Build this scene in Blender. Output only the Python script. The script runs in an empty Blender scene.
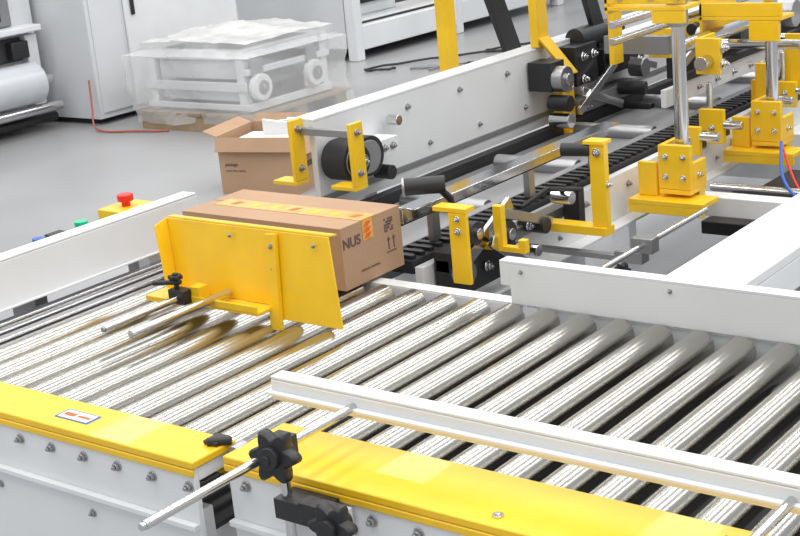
import bpy, bmesh, math, random
from mathutils import Vector, Matrix, Euler
random.seed(4)
sc=bpy.context.scene
sc.view_settings.view_transform='Standard'
V=Vector
# ------------------------------------------------------------------ materials
def mat(name,col,rough=.5,metal=0.,var=0.,vscale=8.,bump=0.,bscale=60.,alpha=1.,stretch=(1,1,1),coat=0.):
    m=bpy.data.materials.new(name);m.use_nodes=True;nt=m.node_tree;b=nt.nodes['Principled BSDF']
    b.inputs['Base Color'].default_value=(*col,1);b.inputs['Roughness'].default_value=rough
    b.inputs['Metallic'].default_value=metal;b.inputs['Alpha'].default_value=alpha
    b.inputs['Coat Weight'].default_value=coat
    tc=nt.nodes.new('ShaderNodeTexCoord');mp=nt.nodes.new('ShaderNodeMapping');mp.inputs['Scale'].default_value=stretch
    nt.links.new(tc.outputs['Object'],mp.inputs[0])
    if var>0:
        n=nt.nodes.new('ShaderNodeTexNoise');n.inputs['Scale'].default_value=vscale;n.inputs['Detail'].default_value=6
        nt.links.new(mp.outputs[0],n.inputs['Vector'])
        r=nt.nodes.new('ShaderNodeValToRGB');r.color_ramp.elements[0].position=.3;r.color_ramp.elements[1].position=.7
        r.color_ramp.elements[0].color=(*[c*(1-var) for c in col],1);r.color_ramp.elements[1].color=(*[min(1,c*(1+var*.5)) for c in col],1)
        nt.links.new(n.outputs['Fac'],r.inputs[0]);nt.links.new(r.outputs[0],b.inputs['Base Color'])
    if bump>0:
        n2=nt.nodes.new('ShaderNodeTexNoise');n2.inputs['Scale'].default_value=bscale;n2.inputs['Detail'].default_value=4
        nt.links.new(mp.outputs[0],n2.inputs['Vector'])
        bp=nt.nodes.new('ShaderNodeBump');bp.inputs['Strength'].default_value=bump;bp.inputs['Distance'].default_value=.01
        nt.links.new(n2.outputs['Fac'],bp.inputs['Height']);nt.links.new(bp.outputs[0],b.inputs['Normal'])
    return m
YEL=mat('yellow_paint',(.95,.58,.012),.38,var=.08,vscale=9,coat=.2)
WHT=mat('white_paint',(.80,.81,.82),.4,var=.05,vscale=4)
WHT2=mat('cream_paint',(.70,.71,.73),.45,var=.06,vscale=2)
STEEL=mat('roller_steel',(.47,.455,.42),.23,1.,var=.10,vscale=5,stretch=(1,.5,1))
CHR=mat('chrome',(.64,.64,.65),.16,1.)
ZINC=mat('zinc_bolt',(.40,.40,.41),.35,.9)
BLK=mat('black_plastic',(.018,.018,.02),.45)
RUB=mat('black_rubber',(.022,.022,.025),.7)
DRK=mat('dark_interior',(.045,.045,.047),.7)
GRY=mat('grey_metal',(.28,.28,.29),.45,.3,var=.1)
CARD=mat('cardboard',(.46,.29,.18),.85,var=.07,vscale=6,bump=.1,bscale=120)
CARD2=mat('cardboard_inside',(.33,.21,.125),.9,var=.1)
PAPER=mat('white_paper',(.8,.8,.8),.8)
TAPE=mat('orange_tape',(.78,.42,.10),.3,var=.25,vscale=40)
INK=mat('grey_ink',(.12,.085,.075),.8)
REDI=mat('red_ink',(.80,.13,.03),.6)
RED=mat('red_plastic',(.8,.03,.02),.35)
GRN=mat('green_plastic',(.02,.6,.3),.35)
BLU=mat('blue_plastic',(.03,.12,.5),.4)
ORG=mat('orange_cable',(.42,.12,.08),.6)
WOOD=mat('pallet_wood',(.36,.26,.16),.85,var=.25,vscale=9)
FILM=mat('stretch_film',(.84,.84,.84),.15,alpha=.36,bump=1.,bscale=6)
FILMT=mat('stretch_film_folds',(.80,.79,.77),.25,alpha=.7,bump=1.,bscale=7,var=.14)
GLS=mat('dark_glass',(.02,.03,.05),.08)
FILMROLL=mat('film_roll',(.6,.62,.65),.25,var=.06,coat=.4)
FLOORM=mat('floor_epoxy',(.37,.37,.375),.30,var=.14,vscale=.9)
WALLM=mat('wall_paint',(.5,.51,.52),.8,var=.05)
# ------------------------------------------------------------------ mesh builder
class B:
    def __init__(s,name,parent=None,bevel=.0015):
        s.n=name;s.p=parent;s.bv=bevel;s.bm=bmesh.new();s.m=[]
    def mi(s,m):
        if m not in s.m:s.m.append(m)
        return s.m.index(m)
    def add(s,vs,fs,m,smooth=False):
        i=s.mi(m);bv=[s.bm.verts.new(v) for v in vs]
        for k,f in enumerate(fs):
            try:
                fc=s.bm.faces.new([bv[j] for j in f]);fc.material_index=i
                fc.smooth=smooth and len(f)==4
            except ValueError: pass
    def box(s,x0,x1,y0,y1,z0,z1,m,M=None):
        vs=[V((x,y,z)) for x in (x0,x1) for y in (y0,y1) for z in (z0,z1)]
        if M is not None:
            vs=[M@v for v in vs]
        s.add(vs,[(0,1,3,2),(4,6,7,5),(0,4,5,1),(2,3,7,6),(0,2,6,4),(1,5,7,3)],m)
    def ob(s,c,size,m,rot=(0,0,0)):
        M=Matrix.Translation(c)@Euler(rot).to_matrix().to_4x4()
        a,b,d=[q/2 for q in size];s.box(-a,a,-b,b,-d,d,m,M)
    def cyl(s,p0,p1,r,m,n=20,r2=None):
        p0=V(p0);p1=V(p1);r2=r if r2 is None else r2
        z=(p1-p0).normalized();t=V((0,0,1)) if abs(z.z)<.9 else V((1,0,0))
        x=z.cross(t).normalized();y=z.cross(x)
        vs=[]
        for p,q in((p0,r),(p1,r2)):
            for i in range(n):
                a=2*math.pi*i/n;vs.append(p+x*math.cos(a)*q+y*math.sin(a)*q)
        fs=[(i,(i+1)%n,n+(i+1)%n,n+i) for i in range(n)]
        if n>4: fs+=[tuple(range(n))[::-1],tuple(range(n,2*n))]
        s.add(vs,fs,m,n>8)
    def sph(s,c,r,m,n=12):
        vs=[];fs=[];k=n//2
        for j in range(1,k):
            for i in range(n):
                a=2*math.pi*i/n;b=math.pi*j/k
                vs.append(V(c)+V((math.sin(b)*math.cos(a),math.sin(b)*math.sin(a),math.cos(b)))*r)
        for j in range(k-2):
            for i in range(n): fs.append((j*n+i,j*n+(i+1)%n,(j+1)*n+(i+1)%n,(j+1)*n+i))
        fs.append(tuple(range(n)));fs.append(tuple(range((k-2)*n,(k-1)*n)))
        s.add(vs,fs,m,True)
    def prism(s,pts,ax,lo,hi,m,M=None):
        n=len(pts);vs=[]
        for w in(lo,hi):
            for a,b in pts:
                v={'x':V((w,a,b)),'y':V((a,w,b)),'z':V((a,b,w))}[ax]
                vs.append(M@v if M is not None else v)
        s.add(vs,[(i,(i+1)%n,n+(i+1)%n,n+i) for i in range(n)]+[tuple(range(n)),tuple(range(n,2*n))],m)
    def quad(s,p,t,m):
        p=[V(q) for q in p];nn=(p[1]-p[0]).cross(p[3]-p[0]).normalized()*t
        vs=p+[q+nn for q in p]
        s.add(vs,[(0,1,2,3),(4,5,6,7),(0,1,5,4),(1,2,6,5),(2,3,7,6),(3,0,4,7)],m)
    def path(s,pts,r,m,n=10):
        for a,b in zip(pts,pts[1:]): s.cyl(a,b,r,m,n)
        for a in pts[1:-1]: s.sph(a,r,m,8)
    def bolt(s,p,d,r=.007,m=None):
        p=V(p);d=V(d).normalized();m=m or ZINC
        s.cyl(p,p+d*r*.35,r*1.35,m,14);s.cyl(p,p+d*r*1.2,r,m,6);s.cyl(p+d*r*1.2,p+d*r*1.9,r*.5,m,10)
    def knob(s,c,d,r,m=None,th=.022,lobes=6):
        c=V(c);z=V(d).normalized();t=V((0,0,1)) if abs(z.z)<.9 else V((1,0,0))
        x=z.cross(t).normalized();y=z.cross(x);n=lobes*8;vs=[]
        for w,k in((-.5,.88),(-.3,1),(.3,1),(.5,.88)):
            for i in range(n):
                a=2*math.pi*i/n;q=r*k*(.82+.18*math.cos(lobes*a));vs.append(c+z*w*th+x*math.cos(a)*q+y*math.sin(a)*q)
        fs=[(j*n+i,j*n+(i+1)%n,(j+1)*n+(i+1)%n,(j+1)*n+i) for j in range(3) for i in range(n)]
        fs+=[tuple(range(n)),tuple(range(3*n,4*n))]
        s.add(vs,fs,m or BLK,True);s.cyl(c-z*th*1.2,c+z*th*.9,r*.4,m or BLK,16)
    def done(s):
        bmesh.ops.recalc_face_normals(s.bm,faces=s.bm.faces)
        me=bpy.data.meshes.new(s.n);s.bm.to_mesh(me);s.bm.free()
        for m in s.m: me.materials.append(m)
        me.set_sharp_from_angle(angle=math.radians(40))
        o=bpy.data.objects.new(s.n,me);bpy.context.collection.objects.link(o)
        if s.p:o.parent=s.p
        if s.bv:
            b=o.modifiers.new('bevel','BEVEL');b.width=s.bv;b.segments=2;b.limit_method='ANGLE';b.angle_limit=math.radians(50)
        return o
def empty(n,loc=(0,0,0)):
    e=bpy.data.objects.new(n,None);bpy.context.collection.objects.link(e);e.empty_display_size=.1;return e
def text(body,size,loc,rot,m,parent,name='printed_text',bold=0.):
    c=bpy.data.curves.new('t','FONT');c.body=body;c.size=size;c.extrude=.0003;c.offset=bold
    t=bpy.data.objects.new('t',c);bpy.context.collection.objects.link(t)
    bpy.context.view_layer.update()
    me=bpy.data.meshes.new_from_object(t);bpy.data.objects.remove(t)
    o=bpy.data.objects.new(name,me);me.materials.clear();me.materials.append(m);bpy.context.collection.objects.link(o)
    o.location=loc;o.rotation_euler=rot;o.parent=parent;return o
def curve_pts(ps,n=6):
    out=[];ps=[V(p) for p in ps];ps=[ps[0]]+ps+[ps[-1]]
    for i in range(1,len(ps)-2):
        for k in range(n):
            t=k/n;a,b_,c,d=ps[i-1:i+3]
            out.append(.5*((2*b_)+(c-a)*t+(2*a-5*b_+4*c-d)*t*t+(3*b_-a-3*c+d)*t**3))
    out.append(ps[-1]);return out
FZ=-.70
# ------------------------------------------------------------------ floor, walls
b=B('floor',bevel=0);b.box(-20,6,-4,22,FZ-.05,FZ,FLOORM);b.done()
b=B('wall_back',bevel=0);b.box(-20,6,22,22.2,FZ,5,WALLM);b.done()
b=B('wall_left',bevel=0);b.box(-20.2,-20,-4,22,FZ,5,WALLM);b.done()
# ------------------------------------------------------------------ roller conveyors
def conveyor(name,x0,x1,ya,yb,rollers,yr0,farz):
    e=empty(name)
    b=B('rollers',e,bevel=.002)
    for x in rollers:
        b.cyl((x,yr0,-.031),(x,2.455,-.031),.031,STEEL,48)
        b.cyl((x,yr0-.02,-.031),(x,2.475,-.031),.008,ZINC,10)
    b.done()
    b=B('rail_cover',e,bevel=.004)
    b.box(x0,x1,ya,yb,.026,.040,YEL)
    b.box(x0,x1,ya-.001,ya+.004,.012,.0255,YEL)
    b.box(x0,x1,yb-.006,yb-.0005,-.03,.0255,YEL)
    b.done()
    b=B('side_frame',e,bevel=.002)
    b.box(x0+.005,x1-.005,ya+.004,ya+.016,-.40,.025,WHT)
    b.box(x0+.005,x1-.005,ya+.0165,yb-.012,.0,.024,WHT)
    b.box(x0+.005,x1-.005,ya-.010,ya+.0035,-.085,-.075,WHT)
    b.box(x0+.005,x1-.005,2.476,2.49,-.14,farz,WHT)
    b.box(x0+.005,x1-.005,2.4765,2.515,farz-.0035,farz+.004,WHT)
    for x in rollers:
        b.bolt((x,ya+.004,-.008),(0,-1,0),.0075)
    for x in rollers[::3]:
        b.bolt((x,ya+.004,-.12),(0,-1,0),.006)
    for x in (x0+.06,x1-.06):
        for y in (ya+.04,2.45):
            b.box(x-.03,x+.03,y-.02,y+.02,FZ+.03,-.07,WHT)
            b.cyl((x,y,FZ),(x,y,FZ+.03),.035,BLK,16)
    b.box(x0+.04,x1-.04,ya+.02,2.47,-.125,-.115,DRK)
    b.done()
    return e
rx=[-1.05-.09*k for k in range(-8,30)]
right=[x for x in rx if x>-1.62]
left=[x for x in rx if -2.60<x<-1.62]
c1=conveyor('roller_conveyor',-1.635,-.25,1.50,1.655,right,1.64,-.012)
c2=conveyor('roller_conveyor',-2.74,-1.662,1.455,1.56,left,1.56,-.012)
b=B('rail_screw',c1,bevel=0)
for x in(-1.10,-.45): b.cyl((x,1.53,.04),(x,1.53,.043),.009,CHR,16);b.sph((x,1.53,.040),.007,CHR)
b.done()
b=B('label_plate',c2,bevel=0)
b.box(-2.055,-1.965,1.487,1.523,.0402,.0412,BLU);b.box(-2.050,-1.970,1.490,1.520,.0411,.0415,WHT)
b.box(-2.045,-2.015,1.499,1.511,.0415,.042,REDI);b.box(-2.008,-1.975,1.501,1.508,.0415,.042,REDI);b.done()
b=B('slide_strips',c2,bevel=.002)
for i,(x,z) in enumerate(((-2.62,-.012),(-2.655,-.005),(-2.69,0.),(-2.722,.006))):
    b.box(x-.013,x+.013,1.57,2.62,z-.012,z,CHR)
b.box(-2.735,-2.60,1.565,2.60,-.06,-.03,GRY)
b.done()
b=B('corner_catch',c2,bevel=.002)
b.box(-1.70,-1.668,1.520,1.557,.0405,.048,BLK);b.cyl((-1.69,1.52,.046),(-1.655,1.545,.046),.008,BLK,12);b.cyl((-1.64,1.53,.03),(-1.64,1.56,.03),.014,ZINC,14);b.done()
# ------------------------------------------------------------------ near guide rail with clamps
e=empty('guide_rail')
b=B('rail_profile',e,bevel=.002)
b.box(-1.64,-.2,1.640,1.646,.088,.1255,WHT)
b.box(-1.64,-.2,1.6405,1.672,.126,.132,WHT)
b.box(-1.64,-.2,1.628,1.6395,.100,.107,WHT)
b.done()
for i,x in enumerate((-1.455,-.695)):
    b=B('clamp_%d'%(i+1),e,bevel=.001)
    b.cyl((x,1.17,.107),(x,1.655,.107),.0075,CHR,20)
    b.cyl((x,1.163,.107),(x,1.172,.107),.006,CHR,16)
    b.cyl((x-.006,1.466,-.30),(x-.006,1.466,.122),.0085,CHR,20)
    b.box(x-.022,x+.016,1.450,1.482,.088,.126,BLK)
    b.knob((x+.020,1.425,.112),(.15,-1,.15),.045,BLK,.026)
    b.cyl((x+.020,1.412,.112),(x+.020,1.400,.112),.009,BLK,12)
    b.box(x-.022,x+.075,1.450,1.498,-.015,.020,BLK)
    b.knob((x+.118,1.43,.012),(.1,-1,.1),.042,BLK,.026)
    b.box(x+.04,x+.115,1.44,1.47,.0,.03,BLK)
    b.box(x-.04,x+.10,1.488,1.4985,-.075,.010,WHT);b.bolt((x-.025,1.488,-.055),(0,-1,0),.006)
    b.done()
# ------------------------------------------------------------------ far guide rail
b=B('guide_rail',None,bevel=.002)
b.box(-1.69,-.2,2.466,2.472,-.006,.0855,WHT)
b.box(-1.715,-.2,2.466,2.500,.086,.092,WHT)
b.box(-1.715,-1.69,2.466,2.472,.035,.0855,WHT)
for x in(-1.66,-1.3,-.9,-.5): b.bolt((x,2.466,.070),(0,-1,0),.004)
b.done()
# ------------------------------------------------------------------ carton
e=empty('cardboard_carton')
b=B('carton_body',e,bevel=.002)
X0,X1,Y0,Y1,H=-2.61,-2.09,2.375,2.60,.152
b.box(X0,X1,Y0,Y1,.001,H,CARD)
b.box(X0,X1+.0005,(Y0+Y1)/2-.0006,(Y0+Y1)/2+.0006,H,H+.0008,CARD2)
b.box(X0+.04,X1+.0012,Y0+.075,Y0+.135,H+.0001,H+.0012,TAPE)
b.box(X1+.0001,X1+.0012,Y0+.078,Y0+.116,H-.05,H+.0012,TAPE)
for k in range(3):
    z=H-.046+k*.014;b.prism([(Y0+.083,z),(Y0+.100,z),(Y0+.112,z+.012),(Y0+.092,z+.012)],'x',X1+.0012,X1+.0017,REDI)
for k in range(7):
    x=X0+.08+k*.065;b.prism([(x,Y0+.092),(x+.02,Y0+.092),(x+.03,Y0+.118),(x+.008,Y0+.118)],'z',H+.0012,H+.0016,REDI if k%3==0 else YEL)
for i in range(5):
    for j in range(5):
        if (i*3+j*2)%5!=1: b.box(X1,X1+.0008,2.535+i*.007,2.5405+i*.007,.100+j*.007,.1055+j*.007,INK)
for k in(0,1):
    y=2.545+k*.02
    b.prism([(y,.055),(y+.004,.055),(y+.004,.078),(y+.009,.078),(y+.002,.088),(y-.005,.078),(y,.078)],'x',X1,X1+.0008,INK)
b.box(X1,X1+.0008,2.536,2.576,.048,.051,INK)
b.done()
text('NUS',.034,(X1+.001,Y0+.003,.100),(math.pi/2,0,math.pi/2),INK,e,bold=.0006)
text('CARTON  PACKING',.008,(X1+.001,Y0+.06,.03),(math.pi/2,0,math.pi/2),INK,e)
# ------------------------------------------------------------------ yellow pusher plate
e=empty('carton_pusher')
b=B('plate',e,bevel=.002)
P=lambda x,z:(x,2.150+.03*z/.2,z)
b.quad([P(-2.455,.200),P(-2.1205,.200),P(-2.1005,.034),P(-2.42,.034)],.004,YEL)
b.quad([P(-2.12,.200),P(-1.955,.200),P(-1.915,.006),P(-2.10,.006)],.004,YEL)
b.quad([(-2.455,2.184,.2),(-1.955,2.184,.2),(-1.955,2.209,.196),(-2.455,2.209,.196)],.004,YEL)
b.quad([(-2.455,2.18,.2),(-2.455,2.14,.19),(-2.42,2.12,.05),(-2.42,2.154,.034)],.004,YEL)
b.box(-2.34,-2.11,2.095,2.154,.028,.034,YEL)
b.box(-2.34,-2.11,2.093,2.0985,.0345,.050,YEL)
b.ob((-2.105,2.155,.09),(.030,.012,.215),YEL,(math.radians(-8),math.radians(-4),0))
b.box(-2.45,-2.345,2.08,2.152,.028,.040,YEL)
b.ob((-2.30,2.11,.058),(.03,.03,.03),YEL)
for z in(.17,.12): b.bolt((-2.107,2.162,z),(0,-1,0),.005)
b.bolt((-1.99,2.17,.18),(0,-1,0),.004);b.bolt((-2.24,2.17,.18),(0,-1,0),.004)
b.done()
b=B('support_rods',e,bevel=.001)
b.cyl((-2.33,1.85,.05),(-2.33,2.15,.05),.008,CHR);b.cyl((-2.245,1.85,.05),(-2.245,2.15,.05),.010,CHR)
b.cyl((-2.33,1.85,.05),(-2.33,1.845,.05),.006,ZINC)
b.box(-2.36,-2.31,2.07,2.10,.035,.068,BLK);b.cyl((-2.345,2.085,.06),(-2.345,2.085,.088),.006,BLK,10);b.knob((-2.345,2.085,.095),(0,0,1),.018,BLK,.010)
b.cyl((-2.41,2.075,.075),(-2.33,2.085,.085),.006,BLK,10)
b.done()
# ------------------------------------------------------------------ left side guard panel
b=B('side_guard_panel',None,bevel=.002)
b.box(-2.756,-2.75,1.2,2.56,.02,.1355,WHT)
b.box(-2.80,-2.75,1.2,2.56,.136,.142,WHT)
b.box(-2.7495,-2.742,1.2,2.56,.02,.026,WHT)
for y in(1.4,2.4): b.box(-2.80,-2.7565,y-.03,y+.03,FZ,.10,WHT)
b.done()
e=empty('control_box')
b=B('housing',e)
b.box(-3.02,-2.86,1.9,2.62,-.02,.078,GRY)
for y in(1.98,2.16): b.cyl((-2.92,y,.078),(-2.92,y,.11),.018,GRN if y<2.1 else BLU,16)
b.cyl((-2.92,2.30,.078),(-2.92,2.30,.118),.018,GRN,16);b.box(-2.95,-2.89,2.20,2.25,.078,.105,BLK)
b.box(-2.97,-2.87,2.40,2.52,.078,.118,YEL)
b.cyl((-2.92,2.46,.118),(-2.92,2.46,.134),.012,RED,16);b.cyl((-2.92,2.46,.132),(-2.92,2.46,.15),.022,RED,20)
b.box(-3.0,-2.9,2.1,2.14,FZ,-.0205,GRY);b.box(-3.0,-2.9,2.5,2.54,FZ,-.0205,GRY)
b.done()
# ------------------------------------------------------------------ carton sealing machine
M=empty('carton_sealing_machine')
b=B('left_beam',M,bevel=.003)
b.box(-2.70,-2.68,2.98,7.4,-.02,.249,WHT)
b.box(-2.76,-2.679,2.98,7.4,.2495,.257,WHT)
b.box(-2.76,-2.7005,2.98,7.4,-.02,-.012,WHT)
b.box(-2.6795,-2.674,2.98,7.4,.012,.030,GRY)
for y in [3.42+.28*i for i in range(14)]:
    b.bolt((-2.68,y,.205),(1,0,0),.008);b.bolt((-2.68,y+.1,.07),(1,0,0),.007)
for y in(3.2,4.8,6.5): b.box(-2.78,-2.7005,y,y+.06,FZ,-.0205,WHT)
b.done()
b=B('drive_belt',M)
def stadium(y0,y1,z,r,n=14):
    pts=[(y0+math.cos(a)*r,z+math.sin(a)*r) for a in [math.pi/2+math.pi*i/n for i in range(n+1)]]
    return pts+[(y1+math.cos(a)*r,z+math.sin(a)*r) for a in [-math.pi/2+math.pi*i/n for i in range(n+1)]]
b.prism(stadium(3.03,3.10,.13,.058),'x',-2.66,-2.575,RUB)
b.prism(stadium(3.03,3.09,.13,.048),'x',-2.5745,-2.570,GRY)
b.cyl((-2.57,3.03,.13),(-2.56,3.03,.13),.046,BLK,28);b.cyl((-2.57,3.03,.13),(-2.545,3.03,.13),.022,CHR,20);b.bolt((-2.545,3.03,.13),(1,0,0),.010)
b.box(-2.6755,-2.60,3.165,3.26,.10,.155,WHT)
for y in(3.19,3.23): b.bolt((-2.60,y,.13),(1,0,0),.009)
b.cyl((-2.66,3.22,.05),(-2.60,3.22,.05),.022,BLK,18);b.cyl((-2.66,3.3,.19),(-2.62,3.3,.19),.016,CHR,18)
b.done()
b=B('belt_brackets',M,bevel=.002)
for x in(-2.72,-2.50):
    b.box(x-.006,x+.006,2.92,2.975,.0845,.262,YEL)
    b.box(x-.085,x+.006,2.92,2.975,.072,.084,YEL)
    for z in(.235,.12): b.bolt((x+.006,2.947,z),(1,0,0),.008)
b.box(-2.713,-2.507,2.955,2.97,.215,.235,GRY)
b.done()
b=B('guide_bar',M)
b.box(-2.105,-2.09,2.61,3.62,.100,.1375,CHR);b.box(-2.105,-2.05,2.61,3.62,.138,.142,CHR)
b.box(-2.13,-2.1055,2.62,3.5,.09,.10,BLK)
for y in(2.75,3.2,3.55): b.box(-2.125,-2.106,y,y+.03,.015,.13,ZINC)
b.done()
b=B('right_beam',M,bevel=.002)
b.box(-2.075,-2.05,2.62,7.4,-.15,-.01,WHT);b.box(-2.0495,-2.0,2.62,7.4,-.15,-.142,WHT)
for i in range(18):
    y=2.9+.25*i;b.bolt((-2.05,y,-.05),(1,0,0),.008);b.bolt((-2.05,y+.1,-.11),(1,0,0),.006)
for y in(3.3,4.9,6.5): b.box(-2.08,-2.0,y,y+.06,FZ,-.1505,WHT)
b.box(-2.699,-2.081,3.3,3.36,-.35,-.29,WHT);b.box(-2.699,-2.081,4.9,4.96,-.35,-.29,WHT)
b.done()
b=B('chain_belt',M,bevel=.001)
b.box(-2.17,-2.08,2.62,7.4,-.03,.004,RUB)
y=2.63
while y<7.3:
    b.box(-2.162,-2.088,y,y+.016,.0042,.014,BLK);b.box(-2.14,-2.11,y+.017,y+.037,.0042,.009,RUB);y+=.038
b.box(-2.20,-2.1705,2.62,7.4,-.06,.010,GRY)
b.done()
b=B('carton_bed',M,bevel=.002)
b.box(-2.60,-2.21,2.62,6.9,-.06,-.045,GRY)
b.box(-2.64,-2.605,2.62,6.9,-.06,-.01,BLK)
for i in range(8): b.cyl((-2.55,2.7+.5*i,-.03),(-2.25,2.7+.5*i,-.03),.028,ZINC,18)
b.done()
b=B('tape_head_linkage',M,bevel=.001)
b.box(-2.045,-1.99,2.66,2.90,-.10,.02,BLK)
b.cyl((-2.10,2.64,.185),(-2.02,2.70,.185),.022,BLK,18);b.cyl((-2.105,2.636,.185),(-2.10,2.64,.185),.024,ZINC,18)
b.path([(-2.04,2.69,.18),(-2.03,2.73,.14),(-2.03,2.74,.03)],.009,BLK)
b.cyl((-1.99,2.72,.06),(-1.95,2.72,.06),.030,BLK,20);b.cyl((-1.99,2.72,.06),(-1.94,2.72,.06),.014,CHR,14)
b.cyl((-1.99,2.86,.02),(-1.95,2.86,.02),.034,BLK,20);b.cyl((-1.99,2.86,.02),(-1.94,2.86,.02),.016,CHR,14)
b.cyl((-1.99,2.68,-.03),(-1.95,2.68,-.03),.026,CHR,20)
b.ob((-1.97,2.80,.045),(.012,.22,.035),CHR,(math.radians(25),0,0))
b.ob((-1.955,2.95,.04),(.012,.24,.025),ZINC,(math.radians(-20),0,0))
b.ob((-1.945,2.85,-.03),(.012,.20,.03),CHR,(math.radians(-35),0,0))
b.path([(-2.0,3.0,.05),(-1.95,3.05,.09),(-1.95,3.2,.05)],.007,BLK)
b.cyl((-1.98,3.12,.05),(-1.92,3.12,.05),.018,CHR,14)
for y,z in((2.70,.0),(2.80,-.05),(2.88,.06),(3.0,.0),(2.93,-.06)): b.bolt((-1.985,y,z),(1,0,0),.010,CHR)
b.cyl((-2.02,3.02,.0),(-1.94,3.02,.0),.022,BLK,16);b.cyl((-2.02,2.96,-.05),(-1.93,2.96,-.05),.016,CHR,16)
b.box(-2.04,-2.0,2.66,3.3,-.03,.0,ZINC);b.box(-2.0,-1.95,3.2,3.23,-.06,.05,BLK)
b.done()
b=B('arm_brackets',M,bevel=.002)
b.box(-1.945,-1.895,2.600,2.612,-.03,.144,YEL)
b.box(-1.99,-1.895,2.600,2.640,.145,.157,YEL)
b.box(-1.945,-1.935,2.6125,2.65,-.03,.144,YEL)
b.bolt((-1.92,2.600,.10),(0,-1,0),.007,CHR);b.bolt((-1.92,2.600,.13),(0,-1,0),.006,CHR)
b.box(-1.95,-1.925,2.79,2.81,.0105,.112,YEL);b.box(-2.0,-1.86,2.79,2.81,-.004,.010,YEL);b.box(-1.88,-1.86,2.79,2.81,.0105,.03,YEL)
b.box(-1.845,-1.80,3.09,3.11,-.0115,.205,YEL)
b.box(-2.02,-1.80,3.08,3.125,-.035,-.012,YEL)
b.box(-1.86,-1.80,3.085,3.13,.2055,.215,YEL)
b.bolt((-1.822,3.09,.185),(0,-1,0),.009,CHR);b.bolt((-1.80,3.10,.10),(1,0,0),.007,CHR)
b.cyl((-1.92,3.08,.19),(-1.846,3.10,.19),.018,BLK,16);b.cyl((-2.06,3.4,.12),(-1.90,3.09,.19),.007,CHR,12)
b.done()
PX=-1.872
b=B('lift_posts',M,bevel=.002)
for i,y in enumerate((3.66,4.30)):
    x=PX
    b.cyl((x,y,-.05),(x,y,.72),.0195,CHR,24)
    b.box(x-.05,x+.05,y-.055,y-.035,-.045,.085,YEL);b.box(x-.05,x-.036,y-.034,y+.05,-.045,.085,YEL)
    b.box(x-.05,x+.05,y-.055,y+.05,-.06,-.046,YEL);b.box(x+.036,x+.05,y-.034,y+.05,-.045,.03,YEL)
    b.box(x-.13,x+.11,y-.10,y-.0,-.085,-.0705,YEL);b.box(x-.13,x+.11,y-.10,y-.09,-.11,-.0855,YEL);b.box(x-.12,x-.06,y,y+.06,-.085,-.04,YEL)
    b.cyl((x,y,.02),(x,y,.08),.028,ZINC,20)
    for z in(.05,-.01):
        for dx in(-.028,.028): b.bolt((x+dx,y-.055,z),(0,-1,0),.007,CHR)
    b.bolt((x+.05,y,-.01),(1,0,0),.008,CHR)
    b.box(-2.0495,x+.02,y+.0605,y+.10,-.10,-.07,YEL)
    b.box(x-.12,x-.06,y-.05,y-.035,-.07,.03,YEL)
b.done()
b=B('adjusting_rod',M,bevel=.001)
b.cyl((-1.70,2.88,-.05),(-1.70,3.45,-.05),.008,CHR,14)
b.box(-1.73,-1.67,3.08,3.12,-.0695,-.03,ZINC);b.knob((-1.70,2.98,-.085),(1,-.5,0),.022,BLK,.02)
b.box(-1.78,-1.70,3.08,3.12,-.10,-.07,ZINC);b.box(-2.03,-1.785,3.09,3.11,-.10,-.085,ZINC)
b.done()
b=B('lift_carriage',M,bevel=.002)
x=PX
b.box(x-.20,x+.05,3.60,3.70,.470,.482,YEL);b.box(x-.20,x+.05,3.60,3.612,.49,.53,YEL);b.box(x-.2,x-.19,3.6,3.8,.46,.54,YEL)
b.box(x-.05,x+.05,3.60,3.615,.435,.469,YEL)
b.cyl((x,3.66,.42),(x,3.66,.50),.030,ZINC,20)
for dx in(-.15,-.05,.03): b.bolt((x+dx,3.60,.51),(0,-1,0),.009,CHR)
b.box(x-.22,x+.06,4.24,4.34,.345,.357,YEL);b.box(x-.05,x+.05,4.24,4.255,.28,.344,YEL);b.box(x-.22,x-.21,4.24,4.5,.28,.42,YEL);b.box(x-.22,x+.06,4.24,4.252,.3575,.40,YEL)
b.cyl((x,4.30,.29),(x,4.30,.39),.030,ZINC,20)
for z in(.36,.41): b.cyl((-2.12,3.72,z),(-2.12,5.4,z),.012,CHR,16)
b.cyl((-2.04,4.0,.30),(-2.04,4.7,.30),.022,CHR,20)
b.cyl((-2.40,4.42,.24),(-1.82,4.42,.24),.016,CHR,20);b.cyl((-2.40,4.9,.18),(-1.82,4.9,.18),.018,CHR,20);b.cyl((-2.4,5.3,.18),(-1.8,5.3,.18),.018,CHR,20)
b.box(-1.98,-1.90,3.98,4.0,.22,.33,YEL);b.box(-1.98,-1.97,4.0005,4.10,.22,.33,YEL);b.cyl((-1.94,3.98,.26),(-1.94,3.93,.26),.022,CHR,20)
b.box(-2.30,-2.24,4.4,6.0,.12,.20,BLK);b.box(-2.22,-2.20,4.2,6.4,.06,.12,WHT);b.box(-2.20,-2.18,4.3,6.4,.13,.155,RUB)
for k in range(14): b.bolt((-2.20,4.3+.14*k,.09),(1,0,0),.009,CHR)
b.box(-2.02,-1.92,4.75,4.77,.02,.22,YEL);b.box(-2.02,-1.80,5.0,5.02,.02,.12,YEL);b.box(-2.35,-2.33,4.1,4.16,.22,.4,YEL);b.box(-2.02,-1.98,4.5,4.52,.0,.16,YEL)
b.cyl((-2.22,4.5,.24),(-2.15,4.5,.24),.045,ZINC,20);b.cyl((-2.22,4.72,.22),(-2.15,4.72,.22),.045,BLK,20);b.cyl((-2.22,5.1,.24),(-2.12,5.1,.24),.05,ZINC,20)
for y,z in((4.0,.25),(4.0,.30),(4.6,.2),(5.0,.14)): b.bolt((-1.90,y,z),(1,0,0),.012,CHR)
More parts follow.
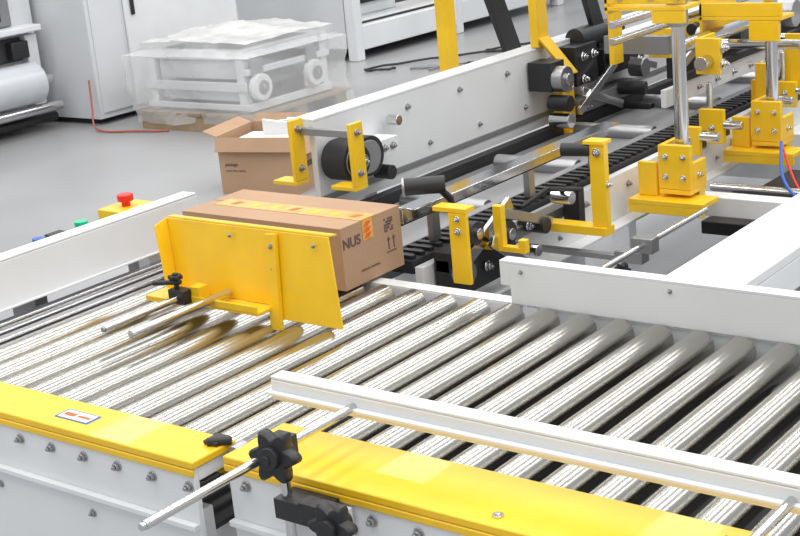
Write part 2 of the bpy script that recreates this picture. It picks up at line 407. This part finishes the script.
for k,y in enumerate((3.95,4.12,4.52,4.7,5.25,5.6,5.95)):
    b.box(-2.045,-1.96,y,y+.018,-.03,.06+.02*(k%3),YEL);b.cyl((-1.96,y+.01,.03),(-1.90,y+.01,.03),.014,CHR,14)
    b.bolt((-2.0,y,.02),(0,-1,0),.008,CHR);b.box(-2.04,-1.98,y+.04,y+.09,-.02,.03,BLK)
    b.cyl((-2.02,y+.03,.02),(-2.02,y+.03,.16),.010,CHR,14)
for k,y in enumerate((4.35,4.62,4.95,5.3,5.7)):
    b.box(-2.34,-2.24,y,y+.02,.2005,.30,YEL);b.cyl((-2.29,y-.04,.26),(-2.29,y+.08,.26),.022,BLK if k%2 else CHR,18)
    b.bolt((-2.30,y,.23),(0,-1,0),.010,CHR);b.ob((-2.20,y+.05,.21),(.012,.16,.03),ZINC,(math.radians(20*(-1)**k),0,0))
b.box(-2.42,-2.36,4.2,6.2,.27,.30,WHT);b.box(-2.42,-2.18,4.19,4.22,.24,.30,GRY)
b.box(-3.0,-1.80,3.62,3.70,.72,.78,WHT);b.box(-3.0,-1.80,4.26,4.34,.72,.78,WHT);b.box(-3.0,-2.9,3.0,5.0,.781,.84,WHT)
b.done()
b=B('belt_tension_unit',M,bevel=.002)
b.box(-2.70,-2.665,4.17,4.235,.26,.74,YEL);b.quad([(-2.665,4.16,.29),(-2.60,4.24,.15),(-2.60,4.30,.15),(-2.665,4.225,.29)],.01,YEL)
b.box(-2.64,-2.60,4.20,4.28,-.04,.145,YEL);b.box(-2.64,-2.50,4.20,4.28,-.055,-.041,YEL)
b.box(-2.93,-2.895,3.94,4.01,.0,.74,YEL)
b.quad([(-2.88,4.04,.74),(-2.88,4.14,.74),(-2.88,4.42,.16),(-2.88,4.32,.16)],.02,BLK)
b.quad([(-2.64,4.30,.74),(-2.64,4.38,.74),(-2.64,4.62,.20),(-2.64,4.54,.20)],.02,BLK)
b.box(-2.673,-2.58,4.10,4.19,.12,.22,BLK);b.box(-2.673,-2.60,4.30,4.45,.10,.24,BLK);b.box(-2.673,-2.60,4.5,4.80,.10,.20,BLK)
b.cyl((-2.58,4.14,.16),(-2.54,4.14,.16),.045,ZINC,24);b.cyl((-2.58,4.14,.16),(-2.53,4.14,.16),.02,CHR,16)
b.cyl((-2.60,4.12,.08),(-2.52,4.12,.08),.028,BLK,20);b.cyl((-2.60,4.12,.02),(-2.52,4.12,.02),.026,CHR,20)
b.cyl((-2.60,4.55,.17),(-2.54,4.55,.17),.035,BLK,20);b.cyl((-2.60,4.7,.10),(-2.54,4.7,.10),.035,ZINC,20);b.cyl((-2.60,4.6,.04),(-2.5,4.62,.04),.025,BLK,16)
b.cyl((-2.66,4.4,.25),(-2.66,4.70,.25),.04,BLK,20)
b.cyl((-2.64,4.66,-.05),(-2.5,4.66,-.05),.025,BLK,16)
b.ob((-2.56,4.4,.10),(.012,.35,.03),CHR,(math.radians(25),0,0));b.ob((-2.55,4.65,.13),(.012,.3,.025),ZINC,(math.radians(-15),0,0))
b.ob((-2.57,4.42,.04),(.014,.30,.03),CHR,(math.radians(-20),0,0));b.box(-2.673,-2.60,4.3,4.75,.0,.05,GRY)
for y,z in((4.35,.2),(4.35,.12),(4.65,.17),(4.76,.12),(4.42,.2),(4.24,.05),(4.24,.11),(4.36,.02),(4.5,.02)): b.bolt((-2.60,y,z),(1,0,0),.012,CHR)
b.done()
b=B('lower_frame',M,bevel=.003)
b.box(-1.46,-1.27,2.53,5.5,-.025,.0,WHT);b.box(-1.285,-1.271,2.535,5.5,-.10,-.0255,WHT);b.box(-1.459,-1.445,2.535,5.5,-.10,-.0255,WHT)
for y,z in((3.75,-.16),(2.66,-.30),(4.6,-.16)): b.box(-1.999,-1.47,y,y+.06,z,z+.06,WHT)
b.box(-1.42,-1.32,2.6,2.66,FZ,-.026,WHT);b.box(-1.42,-1.32,5.2,5.26,FZ,-.026,WHT)
b.box(-1.47,-1.461,2.55,5.4,-.40,-.10,GRY)
b.box(-1.98,-1.6,3.1,3.7,-.40,-.38,DRK);b.box(-1.95,-1.75,3.2,3.4,-.379,-.28,BLK);b.cyl((-1.9,3.45,-.33),(-1.66,3.5,-.33),.05,BLK,20)
b.box(-1.90,-1.60,3.82,4.5,-.24,-.20,BLK);b.cyl((-1.95,4.0,-.14),(-1.5,4.0,-.14),.014,CHR,14);b.box(-1.7,-1.6,4.1,4.3,-.20,-.12,ZINC)
b.done()
b=B('hoses',M,bevel=0)
b.path(curve_pts([(-1.78,4.15,-.02),(-1.72,4.02,-.10),(-1.64,3.97,-.15),(-1.54,4.02,-.15),(-1.46,4.15,-.12)]),.005,BLU)
b.path(curve_pts([(-1.80,4.2,-.04),(-1.70,4.08,-.14),(-1.62,4.05,-.19),(-1.50,4.1,-.18)]),.004,RED)
b.path(curve_pts([(-1.95,3.0,-.3),(-1.85,3.1,-.22),(-1.7,3.25,-.25),(-1.65,3.5,-.3)]),.006,BLU)
b.done()
# ------------------------------------------------------------------ open carton on floor
e=empty('cardboard_carton')
b=B('carton_walls',e,bevel=.001)
R=Matrix.Translation((-5.10,5.34,FZ))@Matrix.Rotation(math.radians(14),4,'Z')
w,d,h=.225,.19,.30;t=.005
b.box(-w,w,-d,-d+t,0,h,CARD,R);b.box(-w,w,d-t,d,0,h,CARD,R);b.box(-w,-w+t,-d+t,d-t,0,h,CARD,R);b.box(w-t,w,-d+t,d-t,0,h,CARD,R);b.box(-w+t,w-t,-d+t,d-t,0,t,CARD2,R)
b.quad([R@V((w,-d,h)),R@V((w,d,h)),R@V((w+.06,d,h-.09)),R@V((w+.06,-d,h-.09))],t,CARD)
b.quad([R@V((-w,d,h)),R@V((w,d,h)),R@V((w,d+.09,h+.03)),R@V((-w,d+.09,h+.03))],t,CARD2)
b.quad([R@V((-w,-d,h)),R@V((-w,d,h)),R@V((-w-.08,d,h+.03)),R@V((-w-.08,-d,h+.03))],t,CARD)
b.quad([R@V((-w,-d,h)),R@V((w,-d,h)),R@V((w,-d-.03,h-.07)),R@V((-w,-d-.03,h-.07))],-t,CARD)
b.box(-.17,.18,-.14,.10,t+.001,.27,PAPER,R)
for i,(px,a) in enumerate(((.02,8),(.08,-6),(.14,4))):
    b.ob(R@V((px,.02+.03*i,.29)),(.15,.012,.12),PAPER,(math.radians(15),math.radians(a),math.radians(20)))
b.box(w,w+.001,-.1,.1,.12,.15,INK,R)
b.done()
text('package',.024,R@V((-.19,-d-.001,.15)),(math.pi/2,0,math.radians(14)),INK,e,bold=.0006)
text('carton box sealing',.016,R@V((-.19,-d-.001,.12)),(math.pi/2,0,math.radians(14)),INK,e)
# ------------------------------------------------------------------ wrapped pallet
e=empty('wrapped_pallet')
b=B('pallet',e)
for y in(6.35,6.8,7.2): b.box(-7.2,-6.2,y-.04,y+.06,FZ,FZ+.1,WOOD)
for i in range(7): b.box(-7.2+i*.15,-7.08+i*.15,6.3,7.3,FZ+.101,FZ+.12,WOOD)
b.done()
b=B('stacked_frames',e,bevel=.005)
for x in(-7.1,-6.3):
    for y in(6.4,7.15): b.box(x-.03,x+.03,y-.03,y+.03,FZ+.121,-.241,WHT)
b.box(-7.15,-6.25,6.37,6.43,-.24,-.18,WHT);b.box(-7.15,-6.25,7.12,7.18,-.24,-.18,WHT);b.box(-7.13,-7.07,6.431,7.119,-.24,-.18,WHT);b.box(-6.33,-6.27,6.431,7.119,-.24,-.18,WHT)
b.box(-7.05,-6.35,6.45,7.1,-.22,-.19,GRY);b.box(-7.06,-6.34,6.44,7.1,-.45,-.40,GRY)
b.box(-7.16,-6.24,6.355,6.369,-.44,-.38,WHT2);b.box(-7.16,-6.24,6.355,6.369,-.56,-.52,WHT2);b.box(-7.0,-6.4,6.46,7.08,-.57,-.46,GRY)
b.box(-7.05,-6.35,6.40,6.42,-.37,-.25,WHT2);b.box(-7.0,-6.36,6.40,6.42,-.51,-.45,WHT2)
b.box(-6.268,-6.24,6.37,7.18,-.57,-.52,WHT);b.box(-6.268,-6.24,6.37,7.18,-.34,-.30,WHT)
for x,y in((-6.24,6.46),(-6.24,6.98)):
    b.cyl((x,y,-.42),(x+.05,y,-.42),.085,PAPER,28);b.cyl((x+.05,y,-.42),(x+.06,y,-.42),.045,GRY,20);b.cyl((x+.06,y,-.42),(x+.07,y,-.42),.02,ZINC,12);b.box(x,x+.02,y-.05,y+.05,-.36,-.24,ZINC)
b.done()
b=B('film',e,bevel=0)
def shell(p):
    c=V((-6.7,6.8,-.36));q=p-c
    n=math.sin(q.x*9+q.z*7)*.02+math.sin(q.y*11+q.z*5)*.02+random.uniform(-.014,.014)
    if p.z>-.2 : n+= -.05*(abs(q.x)/.52)**4-.05*(abs(q.y)/.5)**4
    return p+q.normalized()*n
xs=[-7.22,-6.12];ys=[6.28,7.26];z0,z1=FZ+.04,-.10
def grid(f,nu,nv,m=None):
    vs=[shell(f(i/nu,j/nv)) for j in range(nv+1) for i in range(nu+1)]
    fs=[(j*(nu+1)+i,j*(nu+1)+i+1,(j+1)*(nu+1)+i+1,(j+1)*(nu+1)+i) for j in range(nv) for i in range(nu)]
    b.add(vs,fs,m or FILM,True)
L=lambda a,c,t:a+(c-a)*t
N=18
grid(lambda u,v:V((L(xs[0],xs[1],u),ys[0],L(z0,z1,v))),N,10);grid(lambda u,v:V((L(xs[0],xs[1],u),ys[1],L(z0,z1,v))),N,10)
grid(lambda u,v:V((xs[0],L(ys[0],ys[1],u),L(z0,z1,v))),N,10);grid(lambda u,v:V((xs[1],L(ys[0],ys[1],u),L(z0,z1,v))),N,10)
grid(lambda u,v:V((L(xs[0],xs[1],u),L(ys[0],ys[1],v),z1)),N,N,FILMT)
bmesh.ops.remove_doubles(b.bm,verts=b.bm.verts,dist=.025)
b.done()
# ------------------------------------------------------------------ film wrapping machine (far left)
e=empty('film_wrapping_machine')
b=B('body',e,bevel=.01)
b.box(-9.2,-8.1,3.2,6.25,FZ+.12,1.0,WHT2);b.box(-9.1,-8.2,3.4,6.1,FZ,FZ+.12,DRK)
b.box(-8.099,-8.07,4.4,6.05,.02,.36,GRY);b.box(-8.069,-8.04,4.5,5.95,.06,.34,GLS)
b.box(-8.099,-7.95,4.2,6.2,-.03,.015,WHT);b.box(-8.099,-8.02,6.1,6.2,-.6,-.05,WHT)
b.box(-8.099,-8.06,4.0,6.09,-.22,-.06,DRK);b.box(-8.05,-7.98,5.95,6.09,-.2,-.08,BLK)
b.done()
b=B('film_roll',e,bevel=.005)
b.cyl((-7.92,4.2,-.36),(-7.92,6.05,-.36),.14,FILMROLL,40);b.cyl((-7.92,4.0,-.36),(-7.92,6.18,-.36),.04,CHR,20)
b.cyl((-7.88,4.0,-.54),(-7.88,6.2,-.54),.035,CHR,20);b.cyl((-7.95,4.0,-.62),(-7.95,6.2,-.62),.03,BLK,20)
b.done()
e=empty('electrical_cabinet')
b=B('body',e,bevel=.01)
b.box(-8.6,-7.6,6.3,7.75,FZ+.04,1.2,WHT2);b.box(-8.5,-7.7,6.35,7.7,FZ,FZ+.04,DRK)
b.box(-7.599,-7.585,6.33,6.60,FZ+.08,1.15,WHT2);b.box(-7.599,-7.58,6.63,7.72,FZ+.08,1.15,WHT)
b.box(-7.579,-7.56,6.68,6.71,.0,.15,BLK)
b.done()
# ------------------------------------------------------------------ carton erector (background)
e=empty('carton_erecting_machine')
b=B('frame',e,bevel=.01)
b.box(-10.6,-7.46,8.8,8.86,FZ+.1,1.2,WHT2)
b.box(-10.6,-10.5,8.87,12,FZ,1.2,WHT)
for y in(8.8,10.2,11.9): b.box(-7.45,-7.35,y,y+.1,FZ,1.2,WHT)
b.box(-7.44,-7.36,8.9,11.9,FZ+.08,FZ+.28,WHT);b.box(-7.44,-7.36,8.9,11.9,.02,.10,WHT);b.box(-10.5,-7.45,8.87,12,FZ+.1,FZ+.139,GRY)
b.box(-10.5,-8.2,9,11.9,FZ+.14,.1,GRY);b.box(-8.0,-7.7,9.2,9.8,FZ+.3,-.1,WHT);b.box(-7.699,-7.66,9.3,9.7,-.3,-.15,BLK);b.box(-8.0,-7.6,10.4,11.4,-.3,-.2,YEL)
b.box(-7.9,-7.7,10.3,11.8,-.15,-.1,CHR);b.box(-7.9,-7.5,9.0,11.8,-.42,-.40,WHT)
b.cyl((-7.6,9.0,-.1),(-7.6,11.8,-.1),.03,CHR,16)
b.done()
# ------------------------------------------------------------------ floor cables
b=B('floor_cable',None,bevel=0)
b.path(curve_pts([(-7.62,6.26,-.38),(-7.58,6.22,-.55),(-7.50,6.15,FZ+.03),(-7.35,6.12,FZ+.01),(-7.15,6.18,FZ+.01),(-6.98,6.22,FZ+.01),(-6.90,6.26,FZ+.01)]),.007,ORG);b.done()
for k in range(3):
    b=B('floor_cable',None,bevel=0);p=[]
    for i in range(44):
        a=i*.31;p.append((-6.3-.35*k+.025*i+.22*math.cos(a),8.3+.045*i+.25*math.sin(a+k),FZ+.012+.003*(i%3)))
    b.path(p,.009,GRY if k==1 else BLK,8);b.done()
# ------------------------------------------------------------------ lights
w=bpy.data.worlds.new('world');sc.world=w;w.use_nodes=True
w.node_tree.nodes['Background'].inputs[0].default_value=(.92,.96,1,1);w.node_tree.nodes['Background'].inputs[1].default_value=.68
for i,x in enumerate((-10,-7,-4.5,-2.2,0,2.5)):  # unseen overhead strips, added to light the scene and streak the metal rollers
    l=bpy.data.lights.new('added_strip_light','AREA');l.shape='RECTANGLE';l.size=.5;l.size_y=13;l.energy=165;l.color=(1,.985,.96)
    o=bpy.data.objects.new('added_strip_light',l);bpy.context.collection.objects.link(o);o.location=(x,5,4.2)
# ------------------------------------------------------------------ camera
rr=V((.7910,.6049,-.0917));dd=V((.1066,-.2839,-.9529));fw=V((-.6025,.7440,-.2890))
cd=bpy.data.cameras.new('camera');cam=bpy.data.objects.new('camera',cd);bpy.context.collection.objects.link(cam)
cd.sensor_width=36;cd.lens=1420/800*36;cd.clip_start=.05;cd.clip_end=100
m=Matrix.Identity(4)
for i in range(3): m[i][0]=rr[i];m[i][1]=-dd[i];m[i][2]=-fw[i]
m[0][3],m[1][3],m[2][3]=0,0,1
cam.matrix_world=m
sc.camera=cam
